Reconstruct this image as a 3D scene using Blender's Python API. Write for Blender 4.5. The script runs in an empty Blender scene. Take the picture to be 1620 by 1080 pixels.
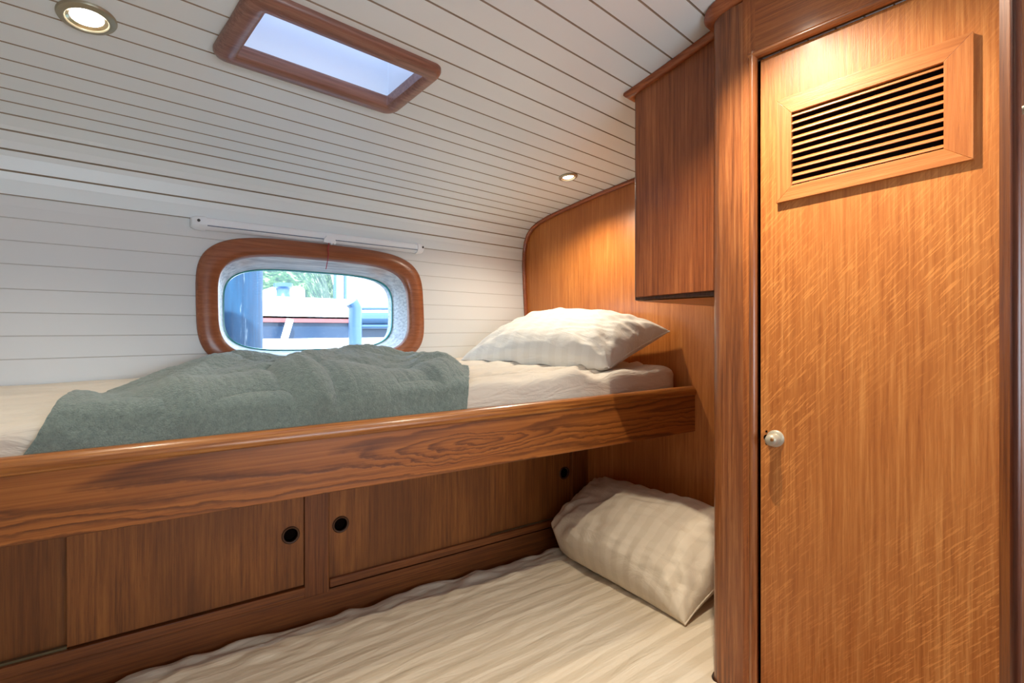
import bpy, bmesh, math, random
from mathutils import Vector, noise, Matrix
random.seed(4)
sc = bpy.context.scene
C = sc.collection
PI = math.pi
# ---------------------------------------------------------------- room frame
# u runs along the planking (forward), v athwartships to the hull side, h is height
# above the eye; the decks of the moored boat slope slightly (KS).
KS, Z0 = 0.0501, 1.20
A = math.atan(850 / 848.0)
SU, CU = math.sin(A), math.cos(A)
def W(p):
    u, v, h = p
    return Vector((u, v, Z0 + h + KS * (SU * u - CU * v)))

def clamp(x, a=0.0, b=1.0): return max(a, min(b, x))
def lerp(a, b, t): return a + (b - a) * t
def sstep(a, b, x):
    t = clamp((x - a) / (b - a)); return t * t * (3 - 2 * t)
def nz(x, y, z=0.0): return noise.noise(Vector((x, y, z)))

# hull-side and deckhead section, as (v, h)
PROF = [(1.742, -.62), (1.7495, 0), (1.762, .172), (1.771, .307), (1.777, .425), (1.775, .487), (1.765, .54),
        (1.748, .572), (1.72, .598), (1.68, .616), (1.615, .631), (1.518, .644), (1.427, .655), (1.341, .665),
        (1.26, .672), (1.181, .679), (1.12, .682), (1.06, .6885), (1.0, .6975), (.94, .708), (.88, .719),
        (.82, .728), (.76, .7405), (.7, .755), (.64, .769), (.58, .785), (.3, .84), (0, .88), (-.5, .90), (-1.1, .90)]
def prof_v(h):
    for (v0, h0), (v1, h1) in zip(PROF, PROF[1:7]):
        if h <= h1: return v0 + (v1 - v0) * (h - h0) / (h1 - h0)
    return 1.765
def prof_h(v):
    for (v0, h0), (v1, h1) in zip(PROF[8:], PROF[9:]):
        if v1 <= v <= v0: return h0 + (h1 - h0) * (v - v0) / (v1 - v0)
    return .9 if v < 0 else .598
UB = 1.855        # main bulkhead
# ---------------------------------------------------------------- mesh helper
class M:
    def __init__(s): s.v = []; s.f = []; s.mi = []
    def add(s, vs, fs, mi=0):
        b = len(s.v); s.v += [tuple(p) for p in vs]
        for f in fs: s.f.append([b + i for i in f]); s.mi.append(mi)
    def box(s, a, b, mi=0):
        (x0, y0, z0), (x1, y1, z1) = a, b
        vs = [(x, y, z) for x in (x0, x1) for y in (y0, y1) for z in (z0, z1)]
        s.add(vs, [(0, 1, 3, 2), (4, 6, 7, 5), (0, 4, 5, 1), (2, 3, 7, 6), (0, 2, 6, 4), (1, 5, 7, 3)], mi)
    def quadbox(s, o, ax, ay, az, mi=0):
        o, ax, ay, az = map(Vector, (o, ax, ay, az))
        vs = [o + ax * i + ay * j + az * k for i in (0, 1) for j in (0, 1) for k in (0, 1)]
        s.add(vs, [(0, 1, 3, 2), (4, 6, 7, 5), (0, 4, 5, 1), (2, 3, 7, 6), (0, 2, 6, 4), (1, 5, 7, 3)], mi)
    def loft(s, rings, closed=True, caps=True, wrap=False, mi=0):
        n = len(rings[0]); vs = [p for r in rings for p in r]; fs = []
        m = len(rings)
        for i in range(m if wrap else m - 1):
            for j in range(n if closed else n - 1):
                a, b = i * n + j, i * n + (j + 1) % n
                c, d = ((i + 1) % m) * n + (j + 1) % n, ((i + 1) % m) * n + j
                fs.append((a, b, c, d))
        if caps and not wrap and closed:
            fs.append(tuple(range(n))); fs.append(tuple(range((m - 1) * n, m * n)))
        s.add(vs, fs, mi)
    def grid(s, fn, nu, nv, mi=0):
        vs = [fn(i / nu, j / nv) for i in range(nu + 1) for j in range(nv + 1)]
        fs = [(i * (nv + 1) + j, (i + 1) * (nv + 1) + j, (i + 1) * (nv + 1) + j + 1, i * (nv + 1) + j + 1)
              for i in range(nu) for j in range(nv)]
        s.add(vs, fs, mi)
    def tube(s, pts, r, n=10, mi=0):
        pts = [Vector(p) for p in pts]; rings = []
        for i, p in enumerate(pts):
            d = (pts[min(i + 1, len(pts) - 1)] - pts[max(i - 1, 0)]).normalized()
            a = d.orthogonal().normalized() if i == 0 else (last - d * last.dot(d)).normalized()
            last = a; b = d.cross(a)
            rr = r[i] if isinstance(r, (list, tuple)) else r
            rings.append([p + a * math.cos(2 * PI * k / n) * rr + b * math.sin(2 * PI * k / n) * rr for k in range(n)])
        s.loft(rings, mi=mi)
    def lathe(s, o, ax, prof, n=48, mi=0, close=True):
        # prof: list of (r, t) along axis ax
        o, ax = Vector(o), Vector(ax).normalized()
        a = ax.orthogonal().normalized(); b = ax.cross(a)
        rings = [[o + ax * t + (a * math.cos(2 * PI * k / n) + b * math.sin(2 * PI * k / n)) * max(r, 1e-5)
                  for k in range(n)] for r, t in prof]
        s.loft(rings, caps=close, mi=mi)
    def build(s, name, mats, parent=None, origin=None, grain=None, smooth=35, bevel=0, subsurf=0, raw=False, seg=2):
        if not isinstance(mats, (list, tuple)): mats = [mats]
        ws = [Vector(p) if raw else W(p) for p in s.v]
        if parent is not None:
            org = Vector(parent['_o'])
        elif origin is not None: org = W(origin)
        else:
            org = Vector((sum(p.x for p in ws) / len(ws), sum(p.y for p in ws) / len(ws), min(p.z for p in ws)))
        me = bpy.data.meshes.new(name)
        me.from_pydata([p - org for p in ws], [], s.f)
        for m in mats: me.materials.append(m)
        if len(mats) > 1: me.polygons.foreach_set('material_index', s.mi)
        at = me.attributes.new('gp', 'FLOAT_VECTOR', 'POINT')
        g = grain or (lambda p: p)
        fl = []
        for p in s.v: fl += list(g(p))
        at.data.foreach_set('vector', fl)
        bm = bmesh.new(); bm.from_mesh(me)
        bmesh.ops.recalc_face_normals(bm, faces=bm.faces); bm.to_mesh(me); bm.free()
        if smooth:
            me.polygons.foreach_set('use_smooth', [True] * len(me.polygons))
            me.set_sharp_from_angle(angle=math.radians(smooth))
        me.update()
        o = bpy.data.objects.new(name, me); C.objects.link(o)
        if parent is not None: o.parent = parent
        else: o.location = org
        o['_o'] = tuple(org)
        if bevel:
            b = o.modifiers.new('bevel', 'BEVEL'); b.width = bevel; b.segments = seg; b.limit_method = 'ANGLE'
            b.angle_limit = math.radians(40); b.harden_normals = False
        if subsurf:
            b = o.modifiers.new('sub', 'SUBSURF'); b.levels = subsurf; b.render_levels = subsurf
        return o
def empty(name, loc, raw=False):
    o = bpy.data.objects.new(name, None); C.objects.link(o)
    p = Vector(loc) if raw else W(loc)
    o.location = p; o['_o'] = tuple(p); o.empty_display_size = .05
    return o
def tag(o, label=None, cat=None, group=None, kind=None):
    if label: o['label'] = label
    if cat: o['category'] = cat
    if group: o['group'] = group
    if kind: o['kind'] = kind
    return o
# grain coordinate maps: first component runs along the grain
def gH(p): return (p[2], p[0], p[1])         # vertical grain
def gHv(p): return (p[2], p[1], p[0])
def gU(p): return (p[0], p[2], p[1])
def gV(p): return (p[1], p[2], p[0])

# ---------------------------------------------------------------- materials
def s2l(c):
    c = c / 255.0
    return c / 12.92 if c <= .04045 else ((c + .055) / 1.055) ** 2.4
def rgb(r, g, b): return (s2l(r), s2l(g), s2l(b), 1)
class NT:
    def __init__(s, name):
        s.m = bpy.data.materials.new(name); s.m.use_nodes = True
        s.t = s.m.node_tree; s.t.nodes.clear()
        s.out = s.n('ShaderNodeOutputMaterial')
    def n(s, typ, **kw):
        nd = s.t.nodes.new(typ)
        for k, v in kw.items(): setattr(nd, k, v)
        return nd
    def l(s, a, b): s.t.links.new(a, b)
    def val(s, sock, v):
        if hasattr(v, 'is_output') or isinstance(v, bpy.types.NodeSocket): s.l(v, sock)
        else: sock.default_value = v
    def math(s, op, a, b=0.0, c=0.0, cl=False):
        m = s.n('ShaderNodeMath', operation=op, use_clamp=cl)
        s.val(m.inputs[0], a); s.val(m.inputs[1], b); s.val(m.inputs[2], c); return m.outputs[0]
    def coord(s, scale=(1, 1, 1), rot=(0, 0, 0), loc=(0, 0, 0), src='gp'):
        if src == 'gp':
            a = s.n('ShaderNodeAttribute'); a.attribute_name = 'gp'; o = a.outputs['Vector']
        else:
            a = s.n('ShaderNodeTexCoord'); o = a.outputs['Object']
        m = s.n('ShaderNodeMapping'); s.l(o, m.inputs[0])
        m.inputs['Scale'].default_value = scale; m.inputs['Rotation'].default_value = rot
        m.inputs['Location'].default_value = loc
        return m.outputs[0]
    def rcoord(s, scale, ang, loc=(0, 0, 0)):
        q = s.coord((1, 1, 1), rot=(0, 0, ang), loc=loc); m = s.n('ShaderNodeMapping'); s.l(q, m.inputs[0])
        m.inputs['Scale'].default_value = scale; return m.outputs[0]
    def noise(s, vec, scale=1, detail=4, rough=.5, dist=0):
        n = s.n('ShaderNodeTexNoise'); s.l(vec, n.inputs['Vector'])
        n.inputs['Scale'].default_value = scale; n.inputs['Detail'].default_value = detail
        n.inputs['Roughness'].default_value = rough; n.inputs['Distortion'].default_value = dist
        return n.outputs[0]
    def ramp(s, f, stops, interp='LINEAR'):
        r = s.n('ShaderNodeValToRGB'); r.color_ramp.interpolation = interp
        e = r.color_ramp.elements
        while len(e) < len(stops): e.new(.5)
        for q, (p, c) in zip(e, stops): q.position = p; q.color = c if isinstance(c, tuple) else (c, c, c, 1)
        s.l(f, r.inputs[0]); return r.outputs[0]
    def mix(s, f, a, b, mode='MIX'):
        m = s.n('ShaderNodeMix', data_type='RGBA', blend_type=mode)
        s.val(m.inputs[0], f); s.val(m.inputs[6], a); s.val(m.inputs[7], b); return m.outputs[2]
    def bump(s, h, strength=.3, dist=.002, prev=None):
        b = s.n('ShaderNodeBump'); s.l(h, b.inputs['Height'])
        b.inputs['Strength'].default_value = strength; b.inputs['Distance'].default_value = dist
        if prev is not None: s.l(prev, b.inputs['Normal'])
        return b.outputs[0]
    def bsdf(s, color, rough=.5, metal=0, normal=None, **kw):
        b = s.n('ShaderNodeBsdfPrincipled')
        s.val(b.inputs['Base Color'], color); s.val(b.inputs['Roughness'], rough); s.val(b.inputs['Metallic'], metal)
        if normal is not None: s.l(normal, b.inputs['Normal'])
        for k, v in kw.items(): s.val(b.inputs[k.replace('_', ' ')], v)
        s.l(b.outputs[0], s.out.inputs[0]); return b
def plain(name, col, rough=.5, metal=0, **kw):
    t = NT(name); t.bsdf(col, rough, metal, **kw); return t.m

def wood(name, base, dark, light, rough=.32, fine=1.0, fleck=0.0, contrast=1.0, blotch=.35, coat=.25, off=0.0, pores=.5):
    t = NT(name)
    lc = (off, off * .7, 0)
    v1 = t.coord((4.5, 170 * fine, 170 * fine), loc=lc)         # long fibres
    f1 = t.noise(v1, 1, 6, .66, .15)
    v2 = t.coord((28, 620 * fine, 620 * fine), loc=lc)         # pores
    f2 = t.noise(v2, 1, 3, .6)
    v3 = t.coord((1.1, 11, 11), loc=lc)                          # broad figure
    f3 = t.noise(v3, 1, 3, .55, .8)
    mixed = t.math('ADD', t.math('MULTIPLY', f1, .72), t.math('MULTIPLY', f3, .28))
    lo, hi = .5 - .16 / contrast, .5 + .16 / contrast
    c = t.ramp(mixed, [(lo, dark), (.5, base), (hi, light)])
    pore = t.ramp(f2, [(.30, 1.0), (.42, 0.0)])
    c = t.mix(t.math('MULTIPLY', pore, .55 * pores), c, tuple(x * .35 for x in dark[:3]) + (1,))
    vb = t.coord((2.2, 5, 5), loc=lc); fb = t.noise(vb, 1, 3, .5)
    c = t.mix(t.math('MULTIPLY', t.ramp(fb, [(.38, 1.0), (.62, 0.0)]), blotch), c, dark)
    h = t.math('ADD', f1, t.math('MULTIPLY', f2, .8))
    if fleck:
        vf = t.rcoord((30, 330, 60), math.radians(42), lc)                 # medullary rays
        ff = t.noise(vf, 1, 2, .5, .4)
        zone = t.ramp(t.noise(t.coord((1.6, 3.2, 3.2), loc=lc), 1, 2), [(.42, 0.0), (.60, 1.0)])
        fl = t.math('MULTIPLY', t.ramp(ff, [(.54, 0.0), (.64, 1.0)]), zone)
        fl = t.math('MULTIPLY', fl, fleck)
        c = t.mix(fl, c, tuple(min(1, x * 1.55) for x in light[:3]) + (1,))
        h = t.math('ADD', h, t.math('MULTIPLY', fl, .4))
    nm = t.bump(h, .22, .0012)
    t.bsdf(c, t.math('ADD', t.math('MULTIPLY', f1, .14), rough - .07), 0, nm, Coat_Weight=coat, Coat_Roughness=.18)
    return t.m

def cathedral(name, base, dark, light, centers, rough=.34):
    """plain-sawn oak: nested oval growth rings stretched along the board"""
    t = NT(name)
    raw = t.coord((1, 1, 1))
    warp = t.noise(t.coord((2.4, 9, 9)), 1, 3, .5)
    warp2 = t.noise(t.coord((22, 50, 50)), 1, 4, .6)
    sp = t.n('ShaderNodeSeparateXYZ'); t.l(raw, sp.inputs[0])
    x = t.math('ADD', sp.outputs[0], t.math('MULTIPLY', t.math('SUBTRACT', warp2, .5), .07))
    y = t.math('ADD', sp.outputs[1], t.math('MULTIPLY', t.math('SUBTRACT', warp, .5), .075))
    y = t.math('ADD', y, t.math('MULTIPLY', t.math('SUBTRACT', warp2, .5), .014))
    tot = None
    for (cx, cy, sx, sy) in centers:
        a = t.math('DIVIDE', t.math('SUBTRACT', x, cx), sx); b = t.math('DIVIDE', t.math('SUBTRACT', y, cy), sy)
        d = t.math('SQRT', t.math('ADD', t.math('MULTIPLY', a, a), t.math('MULTIPLY', b, b)))
        tot = d if tot is None else t.math('SMOOTH_MIN', tot, d, .5)
    ring = t.math('FRACT', t.math('MULTIPLY', tot, 1.0))
    line = t.ramp(ring, [(0, .05), (.42, .25), (.80, 1.0), (.9, .75), (1.0, .05)])
    fib = t.noise(t.coord((1.5, 150, 150)), 1, 5, .6)
    f2 = t.noise(t.coord((5, 520, 520)), 1, 3, .6)
    c = t.ramp(fib, [(.36, base), (.62, light)])
    lf = t.math('MULTIPLY', line, t.ramp(fib, [(.30, 1.0), (.70, .6)]))
    c = t.mix(lf, c, dark)
    pore = t.ramp(f2, [(.32, 1.0), (.42, 0.0)])
    c = t.mix(t.math('MULTIPLY', pore, .35), c, tuple(q * .4 for q in dark[:3]) + (1,))
    nm = t.bump(t.math('ADD', fib, t.math('MULTIPLY', line, -.5)), .22, .0012)
    t.bsdf(c, rough, 0, nm, Coat_Weight=.12, Coat_Roughness=.25)
    return t.m

def cloth(name, a, b=None, stripe=0.0, axis=1, rough=.8, wr=.35, wscale=(9, 26, 26), sheen=.15):
    t = NT(name)
    c = a; rr = rough
    if stripe:
        sp = t.n('ShaderNodeSeparateXYZ'); t.l(t.coord(), sp.inputs[0])
        s = t.math('FRACT', t.math('DIVIDE', sp.outputs[axis], stripe))
        st = t.ramp(s, [(0, 0.0), (.04, 1.0), (.48, 1.0), (.54, 0.0)])
        c = t.mix(st, a, b); rr = t.math('SUBTRACT', rough, t.math('MULTIPLY', st, .22))
    weave = t.noise(t.coord((700, 700, 700)), 1, 2)
    w1 = t.noise(t.coord(wscale), 1, 4, .55, .6)
    n1 = t.bump(w1, wr, .02)
    nm = t.bump(weave, .12, .0006, n1)
    t.bsdf(c, rr, 0, nm, Sheen_Weight=sheen, Sheen_Roughness=.4)
    return t.m

def emit(name, col, st):
    t = NT(name); e = t.n('ShaderNodeEmission'); e.inputs[0].default_value = col; e.inputs[1].default_value = st
    t.l(e.outputs[0], t.out.inputs[0]); return t.m
def glass(name, tint=(1, 1, 1, 1), rough=0.0, gl=.06, dirt=0.0):
    t = NT(name)
    tr = t.n('ShaderNodeBsdfTransparent'); tr.inputs[0].default_value = tint
    g = t.n('ShaderNodeBsdfGlossy'); g.inputs['Roughness'].default_value = rough
    m = t.n('ShaderNodeMixShader'); m.inputs[0].default_value = gl
    t.l(tr.outputs[0], m.inputs[1]); t.l(g.outputs[0], m.inputs[2])
    last = m.outputs[0]
    if dirt:
        d = t.n('ShaderNodeBsdfTranslucent'); d.inputs[0].default_value = (.9, .95, 1, 1)
        sp = t.noise(t.coord((160, 160, 160)), 1, 4, .7)
        f = t.math('MULTIPLY', t.ramp(sp, [(.56, 0.0), (.72, 1.0)]), dirt)
        m2 = t.n('ShaderNodeMixShader'); t.l(f, m2.inputs[0]); t.l(last, m2.inputs[1]); t.l(d.outputs[0], m2.inputs[2])
        last = m2.outputs[0]
    t.l(last, t.out.inputs[0]); return t.m

def paint(name, col, rough=.35):
    t = NT(name)
    v = t.noise(t.coord((2, 60, 60)), 1, 3); d = t.noise(t.coord((3, 3, 3)), 1, 3)
    c = t.mix(t.math('MULTIPLY', t.ramp(d, [(.4, 0.0), (.7, 1.0)]), .10), col, tuple(x * .8 for x in col[:3]) + (1,))
    t.bsdf(c, rough, 0, t.bump(v, .08, .001)); return t.m

m_white = paint('white_planking_daylit', (.79, .86, .885, 1), .36)  # cool daylight brightness mixed into the ceiling's white
m_wallw = paint('white_wall_planking_dimmed', (.70, .72, .725, 1), .40)  # wall white split off and toned down for its dimmer light
m_groove = plain('plank_seam_caulk', rgb(150, 136, 118), .7)
m_groovew = plain('painted_seam', (.56, .56, .55, 1), .6)
m_offwhite = paint('offwhite_lining', (.70, .68, .64, 1), .5)
m_locker = wood('locker_oak_veneer', rgb(186, 112, 50), rgb(156, 86, 34), rgb(212, 142, 74), rough=.42, coat=.10, fleck=.34, contrast=1.0, blotch=.22, off=3.1, fine=.8)
m_lframe = wood('locker_frame_oak', rgb(166, 94, 42), rgb(124, 66, 28), rgb(194, 122, 62), rough=.40, coat=.15, fleck=.2, contrast=1.1, off=9.2)
m_column = wood('column_oak', rgb(154, 90, 46), rgb(108, 60, 30), rgb(186, 122, 70), fleck=0, contrast=1.3, off=5.7, coat=.4)
m_vent = wood('vent_oak', rgb(188, 114, 54), rgb(160, 88, 38), rgb(210, 140, 78), contrast=.9, off=12.3, coat=.12, rough=.42)
m_bulk = wood('bulkhead_veneer', rgb(192, 118, 54), rgb(160, 90, 38), rgb(212, 140, 72), contrast=.85, blotch=.4, off=1.4, fine=.7)
m_cab = wood('wall_cabinet_veneer', rgb(160, 90, 46), rgb(122, 64, 30), rgb(186, 112, 62), contrast=1.2, blotch=.4, off=21.0)
m_dark = wood('dark_edge_trim', rgb(96, 58, 36), rgb(62, 36, 22), rgb(122, 78, 50), contrast=1, off=7.7)
m_cup = wood('cupboard_veneer', rgb(150, 88, 34), rgb(110, 60, 20), rgb(180, 112, 48), rough=.50, coat=.05, contrast=1.0, blotch=.55, off=15.5, fine=.75)
m_cupf = wood('cupboard_frame', rgb(138, 77, 32), rgb(98, 50, 19), rgb(162, 96, 42), rough=.46, coat=.08, contrast=1.1, off=31.0)
m_mould = wood('reddish_moulding', rgb(158, 82, 42), rgb(116, 54, 26), rgb(186, 108, 62), contrast=1, off=41.0, coat=.4)
m_winf = wood('window_mahogany', rgb(152, 88, 54), rgb(124, 66, 38), rgb(174, 108, 72), contrast=1.0, off=51.0, blotch=.3, coat=.3)
m_hatch = wood('hatch_mahogany', rgb(142, 100, 86), rgb(112, 74, 62), rgb(166, 124, 108), contrast=1.0, off=61.0, blotch=.3, coat=.3)
m_post = wood('doorpost_wood', rgb(104, 50, 24), rgb(66, 26, 10), rgb(140, 78, 44), contrast=.8, off=71.0, coat=.1)
m_rail = cathedral('plain_sawn_oak', rgb(154, 87, 34), rgb(88, 46, 20), rgb(178, 108, 48),
                   [(1.02, -.232, .085, .0085), (-.35, -.36, .40, .018), (2.6, -.21, .5, .014)], rough=.42)
m_cap = wood('rail_cap_oak', rgb(172, 106, 46), rgb(124, 68, 28), rgb(200, 134, 68), contrast=1.4, off=81.0, coat=.4)
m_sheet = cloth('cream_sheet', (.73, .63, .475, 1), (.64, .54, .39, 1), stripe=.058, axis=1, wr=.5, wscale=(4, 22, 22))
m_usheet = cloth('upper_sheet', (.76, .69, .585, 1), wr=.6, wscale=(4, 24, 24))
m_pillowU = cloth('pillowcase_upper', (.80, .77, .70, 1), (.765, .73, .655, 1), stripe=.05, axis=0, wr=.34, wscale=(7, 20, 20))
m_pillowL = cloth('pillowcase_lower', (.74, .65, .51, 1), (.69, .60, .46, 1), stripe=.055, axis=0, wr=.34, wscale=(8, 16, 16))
m_plastic = plain('white_plastic', (.88, .92, .97, 1), .28)
m_plastic_d = plain('dark_screw_hole', (.05, .05, .05, 1), .6)
m_slot = plain('blind_slot_shadow_gap', rgb(96, 112, 138), .5)
m_red = plain('red_thread', rgb(170, 40, 60), .8)
m_nickel = plain('aged_nickel_brass', rgb(168, 160, 138), .42, .7)
m_nickel2 = plain('reflector_metal', rgb(220, 200, 160), .2, .9)
m_knob = plain('aged_ivory_knob', rgb(180, 170, 148), .34, .15)
m_brass = plain('brass_pin', rgb(170, 120, 70), .35, .8)
m_black = plain('black_hole', (.008, .005, .004, 1), 1.0, 0, Specular_IOR_Level=0.0)
m_ring = plain('bronze_pull_ring', rgb(84, 54, 34), .4, .3)
m_track = plain('aluminium_track', rgb(128, 114, 82), .45, .5)
m_bulb = emit('lamp_glow', (1, .93, .80, 1), 14)
m_pane = glass('window_glass', (.93, .97, 1, 1), 0, .03, dirt=.10)
def frosted():
    t = NT('frosted_hatch_acrylic'); b = t.n('ShaderNodeBsdfTranslucent'); b.inputs[0].default_value = (.145, .155, .195, 1)
    t.l(b.outputs[0], t.out.inputs[0]); return t.m
m_hpane = frosted()
m_gedge = plain('green_glass_edge', rgb(70, 150, 150), .2)
def bleached():
    t = NT('bleached_paint'); f = t.noise(t.coord((6, 120, 120)), 1, 4, .6)
    g = t.noise(t.coord((4, 6, 6)), 1, 3)
    c = t.ramp(f, [(.35, rgb(178, 184, 192)), (.6, rgb(222, 226, 230))])
    c = t.mix(t.math('MULTIPLY', t.ramp(g, [(.60, 0.0), (.74, 1.0)]), .5), c, rgb(196, 150, 120))
    t.bsdf(c, .5, 0, t.bump(f, .3, .002)); return t.m
m_bleach = bleached()
def fleece():
    t = NT('sage_fleece')
    f = t.noise(t.coord((330, 330, 330)), 1, 4, .65); g = t.noise(t.coord((7, 7, 7)), 1, 3)
    k = t.noise(t.coord((85, 85, 85)), 1, 3, .6)
    c = t.ramp(t.math('ADD', t.math('MULTIPLY', f, .55), t.math('MULTIPLY', k, .45)), [(.34, rgb(104, 122, 118)), (.64, rgb(142, 160, 152))])
    c = t.mix(t.math('MULTIPLY', g, .25), c, rgb(126, 140, 126))
    nm = t.bump(f, .75, .006, t.bump(k, .6, .008))
    t.bsdf(c, .95, 0, nm, Sheen_Weight=.55, Sheen_Roughness=.5); return t.m
m_fleece = fleece()

# ---------------------------------------------------------------- SETTING: planked wall and deckhead
TL = {18: .029, 17: .061, 16: .093, 15: .1255, 14: .1595, 13: .1915, 12: .2225, 11: .253, 10: .286, 9: .315, 8: .341,
      7: .363, 6: .380, 5: .397, 4: .416, 3: .4365, 2: .4595, 1: .485, 0: .5125, -1: .537, -2: .571, -3: .6075, -4: .650,
      -5: .698, -6: .755, -7: .818, -8: .890, -9: .977, -10: 1.084, -11: 1.205}
def prof_at(tan):
    for (v0, h0), (v1, h1) in zip(PROF, PROF[1:]):
        den = (h1 - h0) - tan * (v1 - v0)
        if abs(den) < 1e-9: continue
        s = (tan * v0 - h0) / den
        if -1e-9 <= s <= 1: return (v0 + (v1 - v0) * s, h0 + (h1 - h0) * s)
seams = [(prof_v(h_), h_) for h_ in (-.316, -.2585, -.201, -.1435, -.086, -.0285)]
seams += [prof_at(TL[i]) for i in range(18, -12, -1)]
v = seams[-1][0] - .06
while v > -1.05:
    seams.append((v, prof_h(v))); v -= .06
# cumulative section so that every board follows the curve of the frames
def section(a, b):
    """points of the profile strictly between seam a and seam b"""
    out = []
    for q in PROF:
        if a[0] > 1.74 and q[0] > 1.70:
            if a[1] + .004 < q[1] < b[1] - .004: out.append(q)
        elif b[0] + .004 < q[0] < a[0] - .004 and q[1] > .55: out.append(q)
    return out
UA0, UA1 = -1.30, UB
def ell(cx, cy, a, b, n, u):    # half height of a superellipse at u
    t = abs((u - cx) / a)
    return b * (1 - t ** n) ** (1 / n) if t < 1 else 0
def ellw(cx, cy, a, b, n, h):   # half width of a superellipse at height h
    t = abs((h - cy) / b)
    return a * (1 - t ** n) ** (1 / n) if t < 1 else 0
WC = (.853, .205)
HOLE = (.853, .200, .352, .185, 4.3)
HX0, HX1, HV0, HV1 = .385, .765, 1.045, 1.225
def add_plank(mw, a, b, wallpart, gm):
    pts = [a] + section(a, b) + [b]
    # refine so that holes can be cut
    ref = [pts[0]]
    for p, q in zip(pts, pts[1:]):
        n = max(1, int(math.hypot(q[0] - p[0], q[1] - p[1]) / (.008 if wallpart else .03)))
        for k in range(1, n + 1): ref.append((lerp(p[0], q[0], k / n), lerp(p[1], q[1], k / n)))
    # seam: 4 mm vee at both edges
    def off(p, q, d):
        L = math.hypot(q[0] - p[0], q[1] - p[1]); return (p[0] + (q[0] - p[0]) / L * d, p[1] + (q[1] - p[1]) / L * d)
    gw, gd = (.0014, .0022) if wallpart else (.0022, .004)
    def outw(p, q):
        L = math.hypot(q[0] - p[0], q[1] - p[1]); n = (-(q[1] - p[1]) / L, (q[0] - p[0]) / L)
        # outward = away from cabin centre (0,0)
        if n[0] * p[0] + n[1] * p[1] < 0: n = (-n[0], -n[1])
        return n
    n0 = outw(ref[0], ref[1]); n1 = outw(ref[-2], ref[-1])
    e0, e1 = off(ref[0], ref[1], gw), off(ref[-1], ref[-2], gw)
    b0 = (ref[0][0] + n0[0] * gd, ref[0][1] + n0[1] * gd); b1 = (ref[-1][0] + n1[0] * gd, ref[-1][1] + n1[1] * gd)
    b0 = off(b0, b1, -.0012); b1 = off(b1, b0, -.0012)
    def strip(p, q, u0, u1, mi=0):
        mw.add([(u0, p[0], p[1]), (u1, p[0], p[1]), (u1, q[0], q[1]), (u0, q[0], q[1])], [(0, 1, 2, 3)], mi)
    strip(b0, e0, UA0, UA1, gm); strip(e1, b1, UA0, UA1, gm)
    line = [e0] + ref[1:-1] + [e1]
    for p, q in zip(line, line[1:]):
        mv, mh = (p[0] + q[0]) / 2, (p[1] + q[1]) / 2
        if wallpart:
            w = ellw(*HOLE, mh)
            if w > .02:
                strip(p, q, UA0, HOLE[0] - w); strip(p, q, HOLE[0] + w, UA1)
                continue
        elif HV0 < mv < HV1:
            strip(p, q, UA0, HX0); strip(p, q, HX1, UA1); continue
        strip(p, q, UA0, UA1)
# the seams near the hatch run straight into its opening, cut there too
mwall, mceil = M(), M()
for a, b in zip(seams, seams[1:]):
    isw = b[1] < .50
    add_plank(mwall if isw else mceil, a, b, isw, 1)
def cut_faces(m):
    """drop the seam strips that would cross the openings"""
    nf, nm, add = [], [], []
    for f, mi in zip(m.f, m.mi):
        if mi == 1:
            ps = [m.v[i] for i in f]; mv = sum(p[1] for p in ps) / 4; mh = sum(p[2] for p in ps) / 4
            if m is mceil and HV0 < mv < HV1: add.append((ps, HX0, HX1)); continue
            if m is mwall and ellw(*HOLE, mh) > .02:
                w = ellw(*HOLE, mh); add.append((ps, HOLE[0] - w, HOLE[0] + w)); continue
        nf.append(f); nm.append(mi)
    m.f, m.mi = nf, nm
    for ps, x0, x1 in add:
        p, q = ps[0][1:], ps[2][1:]
        for u0, u1 in ((UA0, x0), (x1, UA1)):
            m.add([(u0, *p), (u1, *p), (u1, *q), (u0, *q)], [(0, 1, 2, 3)], 1)
cut_faces(mwall); cut_faces(mceil)
def flat_gp(p): return p
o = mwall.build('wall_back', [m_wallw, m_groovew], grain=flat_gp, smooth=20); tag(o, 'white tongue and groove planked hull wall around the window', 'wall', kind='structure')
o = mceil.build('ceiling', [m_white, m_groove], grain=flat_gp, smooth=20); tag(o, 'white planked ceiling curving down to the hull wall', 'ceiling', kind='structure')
# bulkhead: wood panel whose head follows the ceiling
m = M()
poly = [(vv, hh) for vv, hh in PROF[1:] if vv > -1.0] + [(-1.0, .9), (-1.0, -1.2), (2.06, -1.2), (2.06, -.31), (1.745, -.31)]
poly = [(vv + (.006 if vv > 1.6 else 0), hh + (.006 if hh > .5 else 0)) for vv, hh in poly]
n = len(poly)
m.add([(UB, a, b) for a, b in poly] + [(UB + .03, a, b) for a, b in poly],
      [tuple(range(n)), tuple(range(n, 2 * n))] + [(i, (i + 1) % n, n + (i + 1) % n, n + i) for i in range(n)])
o = m.build('wall_right', m_bulk, grain=gHv, smooth=0); tag(o, 'golden brown wooden bulkhead with curved top behind the pillows', 'wall', kind='structure')
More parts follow.
